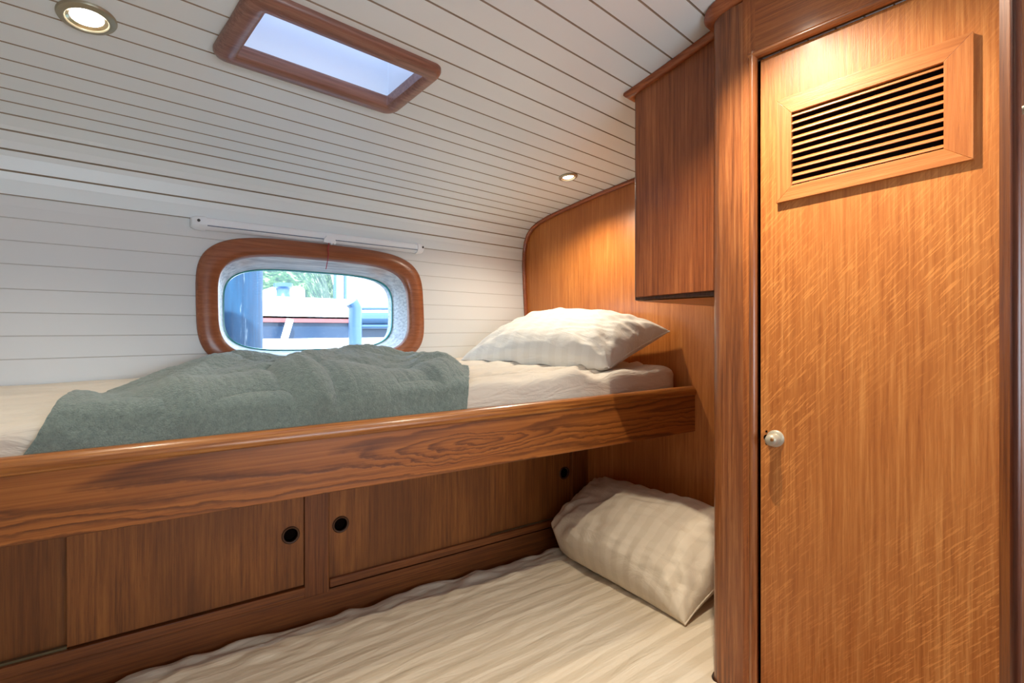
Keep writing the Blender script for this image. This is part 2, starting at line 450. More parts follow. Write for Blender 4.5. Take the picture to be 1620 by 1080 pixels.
# other sides of the cabin, behind the photographer
m = M(); m.box((UA0, -1.05, -1.22), (UB, 2.05, -1.2)); o = m.build('floor', m_cupf, grain=gU); tag(o, 'wooden cabin sole under the bunks', 'floor', kind='structure')
m = M(); x0, x1 = UA0 - .03, UA0
m.box((x0, -1.05, -1.2), (x1, 2.05, .92)); o = m.build('wall_left', m_offwhite); tag(o, 'plain pale aft wall of the cabin', 'wall', kind='structure')
m = M(); y0_, y1_ = -1.08, -1.05
m.box((UA0, y0_, -1.2), (-.12, y1_, .92)); m.box((1.10, y0_, -1.2), (UB + .03, y1_, .92)); m.box((-.12, y0_, .26), (1.10, y1_, .92)); m.box((-.12, y0_, -1.2), (1.10, y1_, -.28)); o = m.build('wall_front', m_offwhite); tag(o, 'pale aisle-side wall of the cabin with an added daylight opening', 'wall', kind='structure')  # unseen opening added here to let in cool fill daylight
m = M(); m.box((UA0, 2.03, -1.2), (UB, 2.05, -.31)); m.box((UA0, 1.75, -.325), (UB, 2.05, -.305)); o = m.build('wall_side', m_cupf, grain=gU); tag(o, 'wooden hull lining below the planking', 'wall', kind='structure')
# curved trim bead along the head of the bulkhead
path = []
for (v0, h0), (v1, h1) in zip(PROF[1:26], PROF[2:26]):
    k = 3
    for j in range(k): path.append((lerp(v0, v1, j / k), lerp(h0, h1, j / k)))
rings = []
for i, (a, b) in enumerate(path):
    p, q = path[max(i - 1, 0)], path[min(i + 1, len(path) - 1)]
    t = Vector((q[0] - p[0], q[1] - p[1])).normalized(); nn = Vector((-t.y, t.x))
    if nn.x * a + nn.y * b > 0: nn = -nn           # into the cabin
    ring = []
    for d, w in ((0, 0), (0, .014), (.004, .017), (.010, .017), (.014, .012), (.014, 0)):
        ring.append((UB - w, a + nn.x * d, b + nn.y * d))
    rings.append(ring)
m = M(); m.loft(rings); o = m.build('trim_1', m_mould, grain=lambda p: (p[1] + p[2], p[0], p[2]))
tag(o, 'thin curved reddish wooden bead along the top of the bulkhead', 'trim', kind='structure')

# ---------------------------------------------------------------- window in the hull
def sup(cx, cy, a, b, n, k, N=96):
    t = 2 * PI * k / N; c, s = math.cos(t), math.sin(t)
    return (cx + a * math.copysign(abs(c) ** (2 / n), c), cy + b * math.copysign(abs(s) ** (2 / n), s))
wr = empty('window_1', (.853, 1.77, 0)); tag(wr, 'rounded rectangular window with a wide reddish wooden frame above the upper bunk', 'window', kind='structure')
def wring(cx, cy, a, b, n, off, N=96):
    out = []
    for k in range(N):
        u, h = sup(cx, cy, a, b, n, k, N); out.append((u, prof_v(h) - off, h))
    return out
m = M(); f = [wring(.8535, .204, .401, .214, 4.1, -.004), wring(.8535, .204, .401, .214, 4.1, .010), wring(.8535, .204, .396, .209, 4.1, .0155),
              wring(.853, .201, .372, .190, 4.0, .019), wring(.851, .198, .345, .172, 4.0, .016), wring(.850, .197, .3375, .1665, 4.0, .009),
              wring(.850, .197, .336, .165, 4.0, -.012)]
m.loft(f, caps=False); m.build('window_frame', m_winf, wr, grain=gU, smooth=50)
GV = 1.822
m = M()
def gring(cx, cy, a, b, n, vv, N=96): return [(sup(cx, cy, a, b, n, k, N)[0], vv, sup(cx, cy, a, b, n, k, N)[1]) for k in range(N)]
m.loft([wring(.850, .197, .3375, .1665, 4.0, -.004), gring(.848, .194, .322, .150, 4.0, 1.795), gring(.8475, .192, .306, .137, 4.0, GV - .002), gring(.8475, .192, .306, .137, 4.0, GV + .03), gring(.8475, .192, .36, .19, 4.0, GV + .03)], caps=False)
m.build('window_reveal', m_bleach, wr, grain=gU, smooth=50)
m = M(); m.loft([gring(.8475, .192, .3065, .1375, 4.0, GV - .003), gring(.8475, .192, .302, .1335, 4.0, GV - .004), gring(.8475, .192, .301, .1325, 4.0, GV)], caps=False)
m.build('window_seal', m_gedge, wr, smooth=50)
m = M(); r = gring(.8475, .192, .3055, .1365, 4.0, GV); m.add(r, [tuple(range(96))]); m.build('pane', m_pane, wr, smooth=0)
# outer skin of the hull round the window so no light leaks
m = M(); m.loft([gring(.8475, .192, .306, .137, 4.0, GV + .031), gring(.85, .2, .9, .5, 8.0, GV + .031)], caps=False); m.build('hull_plating', m_offwhite, wr, smooth=0)

# ---------------------------------------------------------------- roller blind cassette above the window
rb = empty('roller_blind', (.853, 1.76, .42)); tag(rb, 'slim white roller blind cassette mounted on the wall above the window', 'roller blind')
BH = lambda u: .438 + (u - .45) * .008
def bl(u, dv, dh): return (u, 1.777 - dv, BH(u) + dh)
sec = [(.002, -.017), (.008, -.0195), (.020, -.0165), (.028, -.008), (.029, .003), (.024, .012), (.012, .0165), (.002, .016)]
m = M(); m.loft([[bl(u, a, b) for a, b in sec] for u in (.476, .85, 1.225)]); m.build('cassette', m_plastic, rb, grain=gU)
m = M(); m.quadbox(bl(.48, .0270, -.0115), (.742, 0, .742 * .008), (0, -.002, 0), (0, 0, .0022)); m.build('slot', m_slot, rb)
for u0, u1, sx in ((.441, .478, -1), (1.223, 1.258, 1)):
    m = M(); rr = []
    for k in range(9):
        t = k / 8; s = math.sqrt(max(0, 1 - (1 - t) ** 2)) * .35 + .65 if t < 1 else 1
        uu = lerp(u0, u1, t) if sx < 0 else lerp(u1, u0, t)
        rr.append([bl(uu, a * (1.12 * s), b * 1.18 * s) for a, b in sec])
    m.loft(rr)
    e = m.build('end_cap', m_plastic, rb)
    m = M(); uc = (u0 + u1) / 2; m.lathe(bl(uc + sx * .004, .0322, .001), (0, -1, 0), [(.0001, 0), (.0042, 0), (.0042, .001), (.0001, .001)], 20)
    m.build('screw_hole', m_plastic_d, e)
m = M(); uc = .857
tabp = [(a_ * 1.25, b_ * 1.2 + .002) for a_, b_ in [(-.018, -.020), (-.018, -.014), (-.009, -.001), (.009, -.001), (.016, -.013), (.017, -.020), (.012, -.024), (.008, -.020), (.005, -.026), (.001, -.020), (-.010, -.021)]]
m.add([bl(uc + a, .0290, b) for a, b in tabp] + [bl(uc + a, .036, b) for a, b in tabp],
      [tuple(range(11)), tuple(range(11, 22))] + [(i, (i + 1) % 11, 11 + (i + 1) % 11, 11 + i) for i in range(11)])
tb = m.build('pull_tab', m_plastic, rb, smooth=0)
m = M(); m.tube([bl(uc - .002, .0315, -.02), bl(uc - .004, .026, -.045), bl(uc - .001, .025, -.060), bl(uc - .004, .023, -.085), bl(uc - .009, .022, -.112)], .0013, 6)
m.build('pull_cord', m_red, rb)

# ---------------------------------------------------------------- skylight hatch
hr = empty('window_2', (.575, 1.13, .69)); tag(hr, 'rectangular roof hatch with a reddish wooden frame in the white ceiling', 'window', kind='structure')
def rrect(x0, x1, y0, y1, r, n=8):
    pts = []
    for cx, cy, a0 in ((x1 - r, y1 - r, 0), (x0 + r, y1 - r, 90), (x0 + r, y0 + r, 180), (x1 - r, y0 + r, 270)):
        for k in range(n + 1):
            a = math.radians(a0 + 90 * k / n); pts.append((cx + r * math.cos(a), cy + r * math.sin(a)))
    return pts
def hloop(x0, x1, y0, y1, r, d, n=8): return [(x, y, prof_h(y) - d) for x, y in rrect(x0, x1, y0, y1, r, n)]
m = M()
m.loft([hloop(.346, .792, 1.016, 1.252, .030, -.002), hloop(.346, .792, 1.016, 1.252, .030, .006), hloop(.349, .789, 1.019, 1.249, .030, .012),
        hloop(.356, .782, 1.026, 1.242, .027, .0165), hloop(.372, .768, 1.040, 1.228, .016, .0185), hloop(.384, .757, 1.050, 1.216, .006, .017),
        hloop(.389, .752, 1.054, 1.211, .003, .012), hloop(.390, .751, 1.055, 1.210, .003, -.012)], caps=False)
m.build('hatch_frame', m_hatch, hr, grain=gU, smooth=40)
m = M(); m.loft([hloop(.390, .751, 1.055, 1.210, .003, -.010), hloop(.383, .758, 1.048, 1.218, .003, -.0102), hloop(.378, .763, 1.040, 1.224, .003, -.14)], caps=False)
m.build('hatch_shaft', paint('shaft_white', (.80, .82, .84, 1), .45), hr, smooth=20)
m = M(); l = hloop(.34, .80, 1.0, 1.26, .02, -.14); m.add(l, [tuple(range(len(l)))]); m.build('hatch_pane', m_hpane, hr, smooth=0)

# ---------------------------------------------------------------- downlights
def downlight(u, vv, r, label, power, spot=150, blend=.7, col=(1, .87, .69), tilt=(0, 0), rad=.018):
    e = .01
    n = Vector((0, (prof_h(vv + e) - prof_h(vv - e)) / (2 * e), -1)).normalized()   # into the cabin
    o_ = Vector((u, vv, prof_h(vv)))
    root = empty('downlight', o_); tag(root, label, 'downlight', 'recessed downlights in the planked ceiling')
    m = M(); m.lathe(o_, n, [(r, -.002), (r, .002), (r * .97, .0045), (r * .86, .006), (r * .80, .0075), (r * .74, .0075), (r * .70, .005), (r * .69, .0015), (r * .69, -.002)], 56, close=False)
    m.build('trim_ring', m_nickel, root, smooth=40)
    m = M(); m.lathe(o_, n, [(r * .695, .0045), (r * .60, .0015), (r * .56, .001), (r * .56, -.002)], 48, close=False); m.build('reflector', m_nickel2, root, smooth=40)
    m = M(); m.lathe(o_, n, [(r * .565, .0012), (r * .45, .0030), (r * .25, .0042), (0, .0046)], 40, close=False); m.build('bulb', m_bulb, root)
    if power:
        L = bpy.data.lights.new('downlight_beam', 'SPOT'); L.energy = power; L.color = col
        L.spot_size = math.radians(spot); L.spot_blend = blend; L.shadow_soft_size = rad
        lo = bpy.data.objects.new('downlight_beam', L); C.objects.link(lo)
        lo.parent = root
        lo.location = n * .022
        d = (n + Vector((tilt[0], tilt[1], 0))).normalized()
        lo.rotation_euler = d.to_track_quat('-Z', 'Y').to_euler()
    return root
downlight(.145, 1.268, .046, 'larger round brass downlight in the ceiling left of the roof hatch', 9, spot=120, blend=1.0)
downlight(1.588, 1.290, .036, 'small round brass downlight in the ceiling above the white pillow', 16)
downlight(.955, .43, .046, 'round brass downlight in the ceiling in front of the locker door', 52, spot=128, blend=1.0, rad=.010)
downlight(-.30, .30, .046, 'added round brass fill downlight in the ceiling behind the camera', 4)  # unseen lamp added behind the camera as weak fill
downlight(-.75, .95, .046, 'added round brass fill downlight in the ceiling at the aft end of the cabin', 4)  # second unseen lamp, added for fill further aft

# ---------------------------------------------------------------- upper bunk
RD = Vector((.96954735, -.24490393)); RN = Vector((-.24490393, -.96954735))   # along rail / towards the aisle
R0 = Vector((1.855, .9132))
def rp(s, n, h):       # s: distance back from the bulkhead along the rail
    return (R0.x - RD.x * s + RN.x * n, R0.y - RD.y * s + RN.y * n, h)
RL = 2.70
bunk = empty('upper_bunk', rp(1.3, -.2, -.31)); tag(bunk, 'upper bunk with a deep plain-sawn oak lee board under the window', 'bunk bed')
def railgrain(p): return ((R0.x - p[0]) * -RD.x + 1.9 + (p[1] - R0.y) * RD.y, p[2], (p[0] - R0.x) * RN.x + (p[1] - R0.y) * RN.y)
board = [(-.002, -.3095), (0, -.3075), (0, -.176), (-.024, -.176), (-.024, -.3095)]
m = M(); m.loft([[rp(s, a, b) for a, b in board] for s in [.0 + RL * k / 12 for k in range(13)]]); m.build('lee_board', m_rail, bunk, grain=railgrain, smooth=30)
cap = [(.001, -.1775), (.0045, -.1755), (.0065, -.171), (.007, -.165), (.0055, -.157), (.001, -.150), (-.006, -.1445), (-.014, -.1425), (-.024, -.1435), (-.030, -.148),
       (-.033, -.156), (-.033, -.170), (-.030, -.1775)]
m = M(); m.loft([[rp(s, a, b) for a, b in cap] for s in [.003 + (RL - .003) * k / 12 for k in range(13)]]); m.build('rail_cap', m_cap, bunk, grain=railgrain, smooth=50)
m = M()
def bq(s, t):
    p = rp(RL * (1 - s), -.024, 0); uu = p[0]; v0 = p[1]
    return uu, lerp(v0, 1.745, t)
vs, fs = [], []
for hh in (-.300, -.284):
    for s in (0, 1):
        for t in (0, 1):
            a, b = bq(s, t); vs.append((a, b, hh))
m.add(vs, [(0, 1, 3, 2), (4, 5, 7, 6), (0, 1, 5, 4), (2, 3, 7, 6), (0, 2, 6, 4), (1, 3, 7, 5)])
m.build('bunk_bottom', m_cupf, bunk, grain=gU)

# mattress coordinates: s = 0 at foot (left) .. 1 at bulkhead, t = 0 at rail .. 1 at wall
def mat_uv(s, t, inset=.045):
    uu = lerp(-.62, UB - .020, s)
    p = (uu - R0.x) / RD.x
    v0 = R0.y + p * RD.y + inset
    return uu, lerp(v0, 1.742, t)
def mat_h(s, t, uu, vv):
    h = lerp(-.088, -.012, sstep(0.0, 1.0, t) * .75 + t * .25)
    h += lerp(0.0, .02, s) * (1 - t) * .9
    d = (t * (1.742 - mat_uv(s, 0)[1]))       # metres from the near edge
    wr = math.sin(d * 70 + 5 * nz(uu * 2.2, vv * 3, 2) + uu * 2.0) * .0035 * sstep(0, .12, d)
    wr += (1 - abs(nz(uu * 2.6 + vv * 3, vv * 13 - uu * 1.5, 7.7)) * 2) * .005
    wr += (1 - abs(nz(uu * 5 + vv * 4, vv * 22 - uu * 2.5, 3.1)) * 2) * .003
    far_ = 1 - sstep(.05, .45, t)
    wr += far_ * (.0050 * math.sin(d * 120 + uu * 6 + 4 * nz(uu * 3, d * 14, 5)) + .006 * nz(uu * 9 + d * 20, d * 42, 8))
    return h + wr * sstep(.35, .75, s) * 1.5 + wr * .3
m = M(); NS, NTT = 260, 90
prof_t = []
vs = []; fs = []
def mpt(i, j):
    s = i / NS
    uu, _ = mat_uv(s, 0)
    # j over a rounded edge: first rows form the near side
    if j <= 14:
        a = j / 14
        ang = (a) * PI / 2
        rr = .035
        u2, v0 = mat_uv(s, 0)
        top = mat_h(s, 0, u2, v0)
        if a < .3:
            hh = lerp(-.280, top - rr, a / .3); return (u2, v0 + .004 * nz(u2 * 8, hh * 30), hh)
        ang = (a - .3) / .7 * PI / 2
        vv = v0 + rr * (1 - math.cos(ang)); hh = top - rr + rr * math.sin(ang)
        return (u2, vv - .003 * nz(u2 * 8, hh * 25), hh + .003 * nz(u2 * 7, vv * 20))
    t = (j - 14) / (NTT - 14)
    u2, v0 = mat_uv(s, 0); vv = lerp(v0 + .035, 1.742, t); tt = (vv - v0) / (1.742 - v0)
    h = mat_h(s, tt, u2, vv)
    base = mat_h(s, 0, u2, v0)
    h = lerp(base, h, sstep(0, .10, t))
    if s > .965:                                       # rounded head end by the bulkhead
        q = (s - .965) / .035; h -= .045 * (1 - math.sqrt(max(0, 1 - q * q)))
    return (u2, vv, h)
def mpt2(i, j):
    p = mpt(i, j); s = i / NS
    if j <= 14 and s > .965:
        q = (s - .965) / .035
        p = (p[0], p[1] + .03 * (1 - math.sqrt(max(0, 1 - q * q))), min(p[2], p[2] - .045 * (1 - math.sqrt(max(0, 1 - q * q))) * (j / 14)))
    return p
for i in range(NS + 1):
    for j in range(NTT + 1): vs.append(mpt2(i, j))
for i in range(NS):
    for j in range(NTT):
        a = i * (NTT + 1) + j; fs.append((a, a + NTT + 1, a + NTT + 2, a + 1))
# close underneath and ends
nb = len(vs)
for i in range(NS + 1): p = vs[i * (NTT + 1) + NTT]; vs.append((p[0], p[1], -.280))
for i in range(NS):
    a = i * (NTT + 1) + NTT; fs.append((a, a + NTT + 1, nb + i + 1, nb + i))
    fs.append((i * (NTT + 1), nb + i, nb + i + 1, (i + 1) * (NTT + 1)))
fs.append(tuple([j for j in range(NTT + 1)] + [nb])); fs.append(tuple([NS * (NTT + 1) + j for j in range(NTT + 1)] + [nb + NS]))
m.add(vs, fs); o = m.build('mattress', m_usheet, grain=lambda p: p, smooth=60)
tag(o, 'thin mattress in a rumpled cream sheet on the upper bunk under the window', 'mattress', 'sheeted bunk mattresses')

# ---------------------------------------------------------------- fleece blanket on the upper bunk
def blanket():
    NA, NB = 430, 220
    BE = .42
    vs = []
    for i in range(NA + 1):
        a = i / NA
        for j in range(NB + 1):
            b = j / NB                         # 0 = hem inside the lee board, 1 = far edge
            # left hem slants; right hem slightly ragged
            ul = lerp(.030, .30, b ** .8) + .012 * nz(b * 4, 1.3)
            ur = lerp(.985, 1.215, sstep(.0, 1, b)) + .010 * nz(b * 5, 8.3)
            uu = lerp(ul, ur, a)
            p = (uu - R0.x) / RD.x; ve = R0.y + p * RD.y       # front of lee board at this u
            v0 = ve + .040
            far = 1.700 - .04 * (1 - sstep(0, .15, a)) - .05 * sstep(.8, 1, a)
            RA = .135                             # width of the rounded near side
            vc = ve + .036 + RA
            if b < BE: vv = vc
            else: vv = lerp(vc, far, (b - BE) / (1 - BE))
            sN = (uu + .62) / (UB - .02 + .62)
            tN = clamp((vv - v0) / (1.742 - v0))
            base = mat_h(sN, tN, uu, vv)
            env = sstep(-.03, .34, a) * sstep(-.02, .10, 1 - a)
            hump = (.026 - .011 * math.exp(-((a - .60) / .10) ** 2) + .034 * math.exp(-((a - .42) / .22) ** 2) + .006 * math.exp(-((a - .70) / .16) ** 2) + .018 * math.exp(-((a - .93) / .09) ** 2)) * (.25 + .75 * env)
            prof = math.sin(clamp(tN * .66 + .20) * PI) ** .6
            top = base + .012 + hump * prof * (.3 + .7 * env)
            # big soft folds running diagonally down to the lee board
            x = uu - (vv - v0) * .9
            fold = .012 * math.sin(x * 15 + 2.6 * nz(uu * 3, vv * 3, 4)) + .020 * nz(x * 8, vv * 2.6, 1.5) + .012 * nz(x * 19, vv * 6, 5.5)
            crease = -.016 * math.exp(-((uu - .40 - (vv - v0) * .95) / .016) ** 2) * sstep(.0, .2, tN + .1) - .008 * math.exp(-((uu - .72 + (vv - v0) * .6) / .018) ** 2)
            fine = .0022 * nz(uu * 60, vv * 60, 2) + .0016 * nz(uu * 130, vv * 130, 9)
            hh = top + fold + crease
            if b < BE:                          # near side rolls down behind the lee board
                fi = b / BE * PI / 2; e_ = 2 / 2.5
                B_ = hh + .19; ex_ = math.cos(fi) ** e_ if fi < PI / 2 - 1e-6 else 0.0; ey_ = math.sin(fi) ** e_
                k_ = math.sin(fi * 2)
                hh = -.19 + B_ * ey_ + k_ * .5 * fine
                vv = vc - (RA + k_ * (fold * .8 + .5 * crease)) * ex_
                vv = max(vv, ve + .035)
                # stay outside the mattress edge
                m0 = ve + .047
                if vv < m0 + .035: lim_ = base - .035 + math.sqrt(max(0, .041 ** 2 - (m0 + .037 - vv) ** 2)) if vv > m0 - .003 else -1
                else: lim_ = base + .006
                hh = max(hh, lim_)
            # hem rolls down to the sheet
            ed = min(a * 11, (1 - a) * 26, (1 - b) * 14, 1)
            if b >= BE: hh = lerp(base + .004, hh, math.sin(clamp(ed) * PI / 2)) if ed < 1 else hh
            hh = max(hh, base + .004) if b >= BE else hh
            vs.append((uu, vv, hh + fine))
    fs = [(i * (NB + 1) + j, (i + 1) * (NB + 1) + j, (i + 1) * (NB + 1) + j + 1, i * (NB + 1) + j + 1) for i in range(NA) for j in range(NB)]
    m = M(); m.add(vs, fs)
    o = m.build('fleece_blanket', m_fleece, smooth=80)
    s = o.modifiers.new('thick', 'SOLIDIFY'); s.thickness = .006; s.offset = 1
    return tag(o, 'sage green fleece blanket heaped across the upper bunk below the window', 'blanket')
blanket()

# ---------------------------------------------------------------- pillows
def pillow(name, cA, cB, cC, cD, T, Tb, mat, label, group, seed=0, sag=0.0, pinch=.055, N=120, wr=1.0, up=None, fit=lambda p: p, soft=()):
    """corners in order (s-,t-) (s+,t-) (s+,t+) (s-,t+); T top loft, Tb bottom loft"""
    cs = [Vector(c) for c in (cA, cB, cC, cD)]
    ex = ((cs[1] - cs[0]) + (cs[2] - cs[3])).normalized(); ey = ((cs[3] - cs[0]) + (cs[2] - cs[1])).normalized()
    nn = ex.cross(ey).normalized()
    if (up is not None and nn.dot(Vector(up)) < 0) or (up is None and nn.z < 0): nn = -nn
    Lx = ((cs[1] - cs[0]).length + (cs[2] - cs[3]).length) / 2; Ly = ((cs[3] - cs[0]).length + (cs[2] - cs[1]).length) / 2
    def P(s, t, side):
        for sx, ty, am in soft:              # slack, tucked-in corners
            w_ = ((1 + sx * s) / 2 * (1 + ty * t) / 2) ** 5
            s -= sx * am * w_; t -= ty * am * w_
        # edges bow inwards between the corners
        s2 = s * (1 - pinch * (1 - t * t) * abs(s) ** 2 * (Ly / Lx) * -0 - pinch * (1 - abs(t) ** 2.2) * abs(s) ** 3)
        t2 = t * (1 - pinch * (1 - abs(s) ** 2.2) * abs(t) ** 3)
        a, b = (s2 + 1) / 2, (t2 + 1) / 2
        p = cs[0] * (1 - a) * (1 - b) + cs[1] * a * (1 - b) + cs[2] * a * b + cs[3] * (1 - a) * b
        e = ((1 - abs(s) ** 2.6) * (1 - abs(t) ** 2.6))
        loft = max(e, 0) ** .46
        # tension creases radiating from corners and edges
        dx, dy = (1 - abs(s)) * Lx / 2, (1 - abs(t)) * Ly / 2
        ang = math.atan2(dy + .01, dx + .01); dist = math.hypot(dx, dy)
        rad = math.sin(ang * 15 + seed + 3 * nz(s * 2 + seed, t * 2)) * .010 * math.exp(-((dist - .12) / .10) ** 2)
        side_w = math.sin(s * Lx * 42 + 3 * nz(s * 3, t * 2, seed)) * .006 * math.exp(-((dy - .045) / .045) ** 2) \
            + math.sin(t * Ly * 48 + 3 * nz(s * 2, t * 3, seed + 5)) * .007 * math.exp(-((dx - .045) / .05) ** 2)
        big = .016 * nz(s * 1.6 + seed, t * 1.6, seed) + .008 * nz(s * 4 + seed, t * 3, seed + 2)
        big += .008 * (abs(nz(s * 3 + seed, t * 6 + s * 2, seed + 9)) * -2 + .5)
        h = (T if side > 0 else Tb) * loft
        h += (rad + side_w + big) * wr * min(1, loft * 1.1) * (1 if side > 0 else .4)
        p = p + nn * h * side
        return Vector(fit(p))
    vs = []; fs = []; idx = {}
    def cheb(k): return -math.cos(PI * k / N)
    for side in (1, -1):
        for i in range(N + 1):
            for j in range(N + 1):
                edge = i in (0, N) or j in (0, N)
                if side < 0 and edge: idx[(side, i, j)] = idx[(1, i, j)]; continue
                idx[(side, i, j)] = len(vs); vs.append(P(cheb(i), cheb(j), side))
        for i in range(N):
            for j in range(N): fs.append((idx[(side, i, j)], idx[(side, i + 1, j)], idx[(side, i + 1, j + 1)], idx[(side, i, j + 1)]))
    m = M(); m.add(vs, fs)
    g = lambda p: ((Vector(p) - cs[0]).dot(ex), (Vector(p) - cs[0]).dot(ey), (Vector(p) - cs[0]).dot(nn))
    for k in range(len(m.v)):
        q = m.v[k]
        if q[0] > UB - .004: m.v[k] = (UB - .004, q[1], q[2])
    root = m.build(name, mat, grain=g, smooth=70)
    # seam piping along the open end
    e = M(); pts = []
    rng = range(0, N + 1, 2)
    for j in rng:
        p = P(-1, cheb(j), 1); pts.append(tuple(p))
    e.tube([(min(p[0], UB - .008), p[1], p[2]) for p in pts], .0028, 8)
    e.build('seam', mat, root, grain=g, smooth=60)
    return tag(root, label, 'pillow', group)
def fitU(p):
    sN = (p[0] + .62) / (UB - .02 + .62); v0 = mat_uv(sN, 0)[1]
    f = mat_h(sN, clamp((p[1] - v0) / (1.742 - v0)), p[0], p[1]) + .002
    return (min(p[0], UB - .004), min(p[1], prof_v(p[2]) - .004), max(p[2], f))
def fitL(p):
    lim = C0_.y - (p[0] - C0_.x) * .2022 - .006
    return (min(p[0], UB - .004), min(p[1], lim), max(p[2], -.783))
C0_ = Vector((1.855, 1.39))
pillow('pillow', (1.545, 1.075, -.062), (1.345, 1.64, -.012), (1.80, 1.655, .150), (1.828, 1.000, .062), .118, .060, m_pillowU,
       'white striped pillow on the upper bunk leaning on the bulkhead', 'bunk pillows', seed=2.0, wr=.55, fit=fitU)
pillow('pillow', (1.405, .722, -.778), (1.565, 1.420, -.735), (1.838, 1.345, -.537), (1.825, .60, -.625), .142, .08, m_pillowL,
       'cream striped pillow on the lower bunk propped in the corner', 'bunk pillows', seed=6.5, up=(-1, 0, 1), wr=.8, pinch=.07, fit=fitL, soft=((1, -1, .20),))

# ---------------------------------------------------------------- cupboards behind the lower bunk
CD = Vector((.98017225, -.1981473)); CN = Vector((-.1981473, -.98017225)); C0 = Vector((1.855, 1.39))
def cp(s, n, h): return (C0.x - CD.x * s + CN.x * n, C0.y - CD.y * s + CN.y * n, h)
def s_at(u): return (C0.x - u) / CD.x
def cupgrain(p): return (p[2], (p[0] - C0.x) * CD.x + (p[1] - C0.y) * CD.y, (p[0] - C0.x) * CN.x + (p[1] - C0.y) * CN.y)
def cupgrainH(p):
    q = cupgrain(p); return (q[1], q[0], q[2])
cup = empty('storage_cupboard', cp(1.0, -.1, -.80)); tag(cup, 'long dark brown cupboard with sliding doors behind the lower bunk', 'cupboard')
def cbox(mm, u0, u1, n0, n1, h0, h1):
    a, b = s_at(u1), s_at(u0)
    o_ = Vector(cp(a, n0, h0)); mm.quadbox(o_, Vector(cp(b, n0, h0)) - o_, Vector(cp(a, n1, h0)) - o_, (0, 0, h1 - h0))
m = M(); cbox(m, .714, .787, -.03, .001, -.715, -.303); cbox(m, .7835, .787, -.03, .0025, -.68, -.303); m.build('divider_post', m_cupf, cup, grain=cupgrain, bevel=.0012)
m = M(); cbox(m, 1.762, 1.79, -.03, .002, -.68, -.303); cbox(m, 1.79, 1.853, -.03, -.006, -.80, -.303); m.build('end_post', m_cupf, cup, grain=cupgrain, bevel=.0015)
m = M(); cbox(m, -.9, .714, -.03, .010, -.706, -.678); m.build('bottom_rail', m_cupf, cup, grain=cupgrainH, bevel=.002)
m = M(); cbox(m, .787, 1.79, -.03, .010, -.700, -.674); m.build('bottom_rail', m_cupf, cup, grain=cupgrainH, bevel=.002)
m = M(); cbox(m, -.9, 1.853, -.03, -.001, -1.18, -.708); m.build('base_panel', m_cupf, cup, grain=cupgrainH)
m = M(); cbox(m, -.9, 1.853, -.03, -.002, -.318, -.303); m.build('top_rail', m_cupf, cup, grain=cupgrainH)
m = M(); cbox(m, -.9, .158, -.018, -.004, -.6785, -.672); m.build('door_track', m_track, cup)
m = M(); cbox(m, 1.37, 1.762, -.018, -.002, -.6745, -.6725); m.build('door_track', m_track, cup)
def sdoor(u0, u1, n, hole=None, hh=-.512, sh=0):
    m = M()
    if hole is None: cbox(m, u0, u1, n - .008, n, -.674, -.318)
    else:
        R = .0205; c0 = s_at(hole); K = 32
        # face with a round finger hole: ring of quads out to a rectangle
        outer = []
        a, b = s_at(u1), s_at(u0)
        for k in range(K):
            t = 2 * PI * k / K; dx, dy = math.cos(t), math.sin(t)
            lim = []
            if dx > 0: lim.append((b - c0) / dx)
            if dx < 0: lim.append((a - c0) / dx)
            if dy > 0: lim.append((-.318 - hh) / dy)
            if dy < 0: lim.append((-.674 - hh) / dy)
            q = min(lim); outer.append([c0 + dx * q, hh + dy * q])
        for cx, cy in ((a, -.674), (a, -.318), (b, -.674), (b, -.318)):
            k = min(range(K), key=lambda i: (outer[i][0] - cx) ** 2 + (outer[i][1] - cy) ** 2); outer[k] = [cx, cy]
        inner = [(c0 + R * math.cos(2 * PI * k / K), hh + R * math.sin(2 * PI * k / K)) for k in range(K)]
        m.loft([[cp(s, n - .008, h) for s, h in outer], [cp(s, n, h) for s, h in outer], [cp(s, n, h) for s, h in inner], [cp(s, n - .008, h) for s, h in inner]], caps=False)
    d = m.build('sliding_door', m_cup, cup, grain=lambda p: tuple(x + sh for x in cupgrain(p)), smooth=0)
    if hole is not None:
        c = Vector(cp(s_at(hole), n, hh)); ax = Vector((CN.x, CN.y, 0))
        m = M(); m.lathe(c, ax, [(.0265, -.001), (.0265, .002), (.024, .004), (.0205, .0035), (.0200, .001), (.0195, -.003)], 40, close=False)
        m.build('finger_pull', m_ring, d, smooth=40)
        m = M(); m.lathe(c, ax, [(.0192, -.002), (.0190, -.0075), (.0182, -.018), (.0001, -.0185)], 32, close=False); m.build('pull_cup', m_black, d)
    return d
sdoor(-.88, .20, -.022, sh=7.3)
sdoor(.158, .712, -.003, hole=.675)
sdoor(.789, 1.372, -.004, hole=.823)
sdoor(1.330, 1.760, -.014, hole=1.730, hh=-.499, sh=3.1)

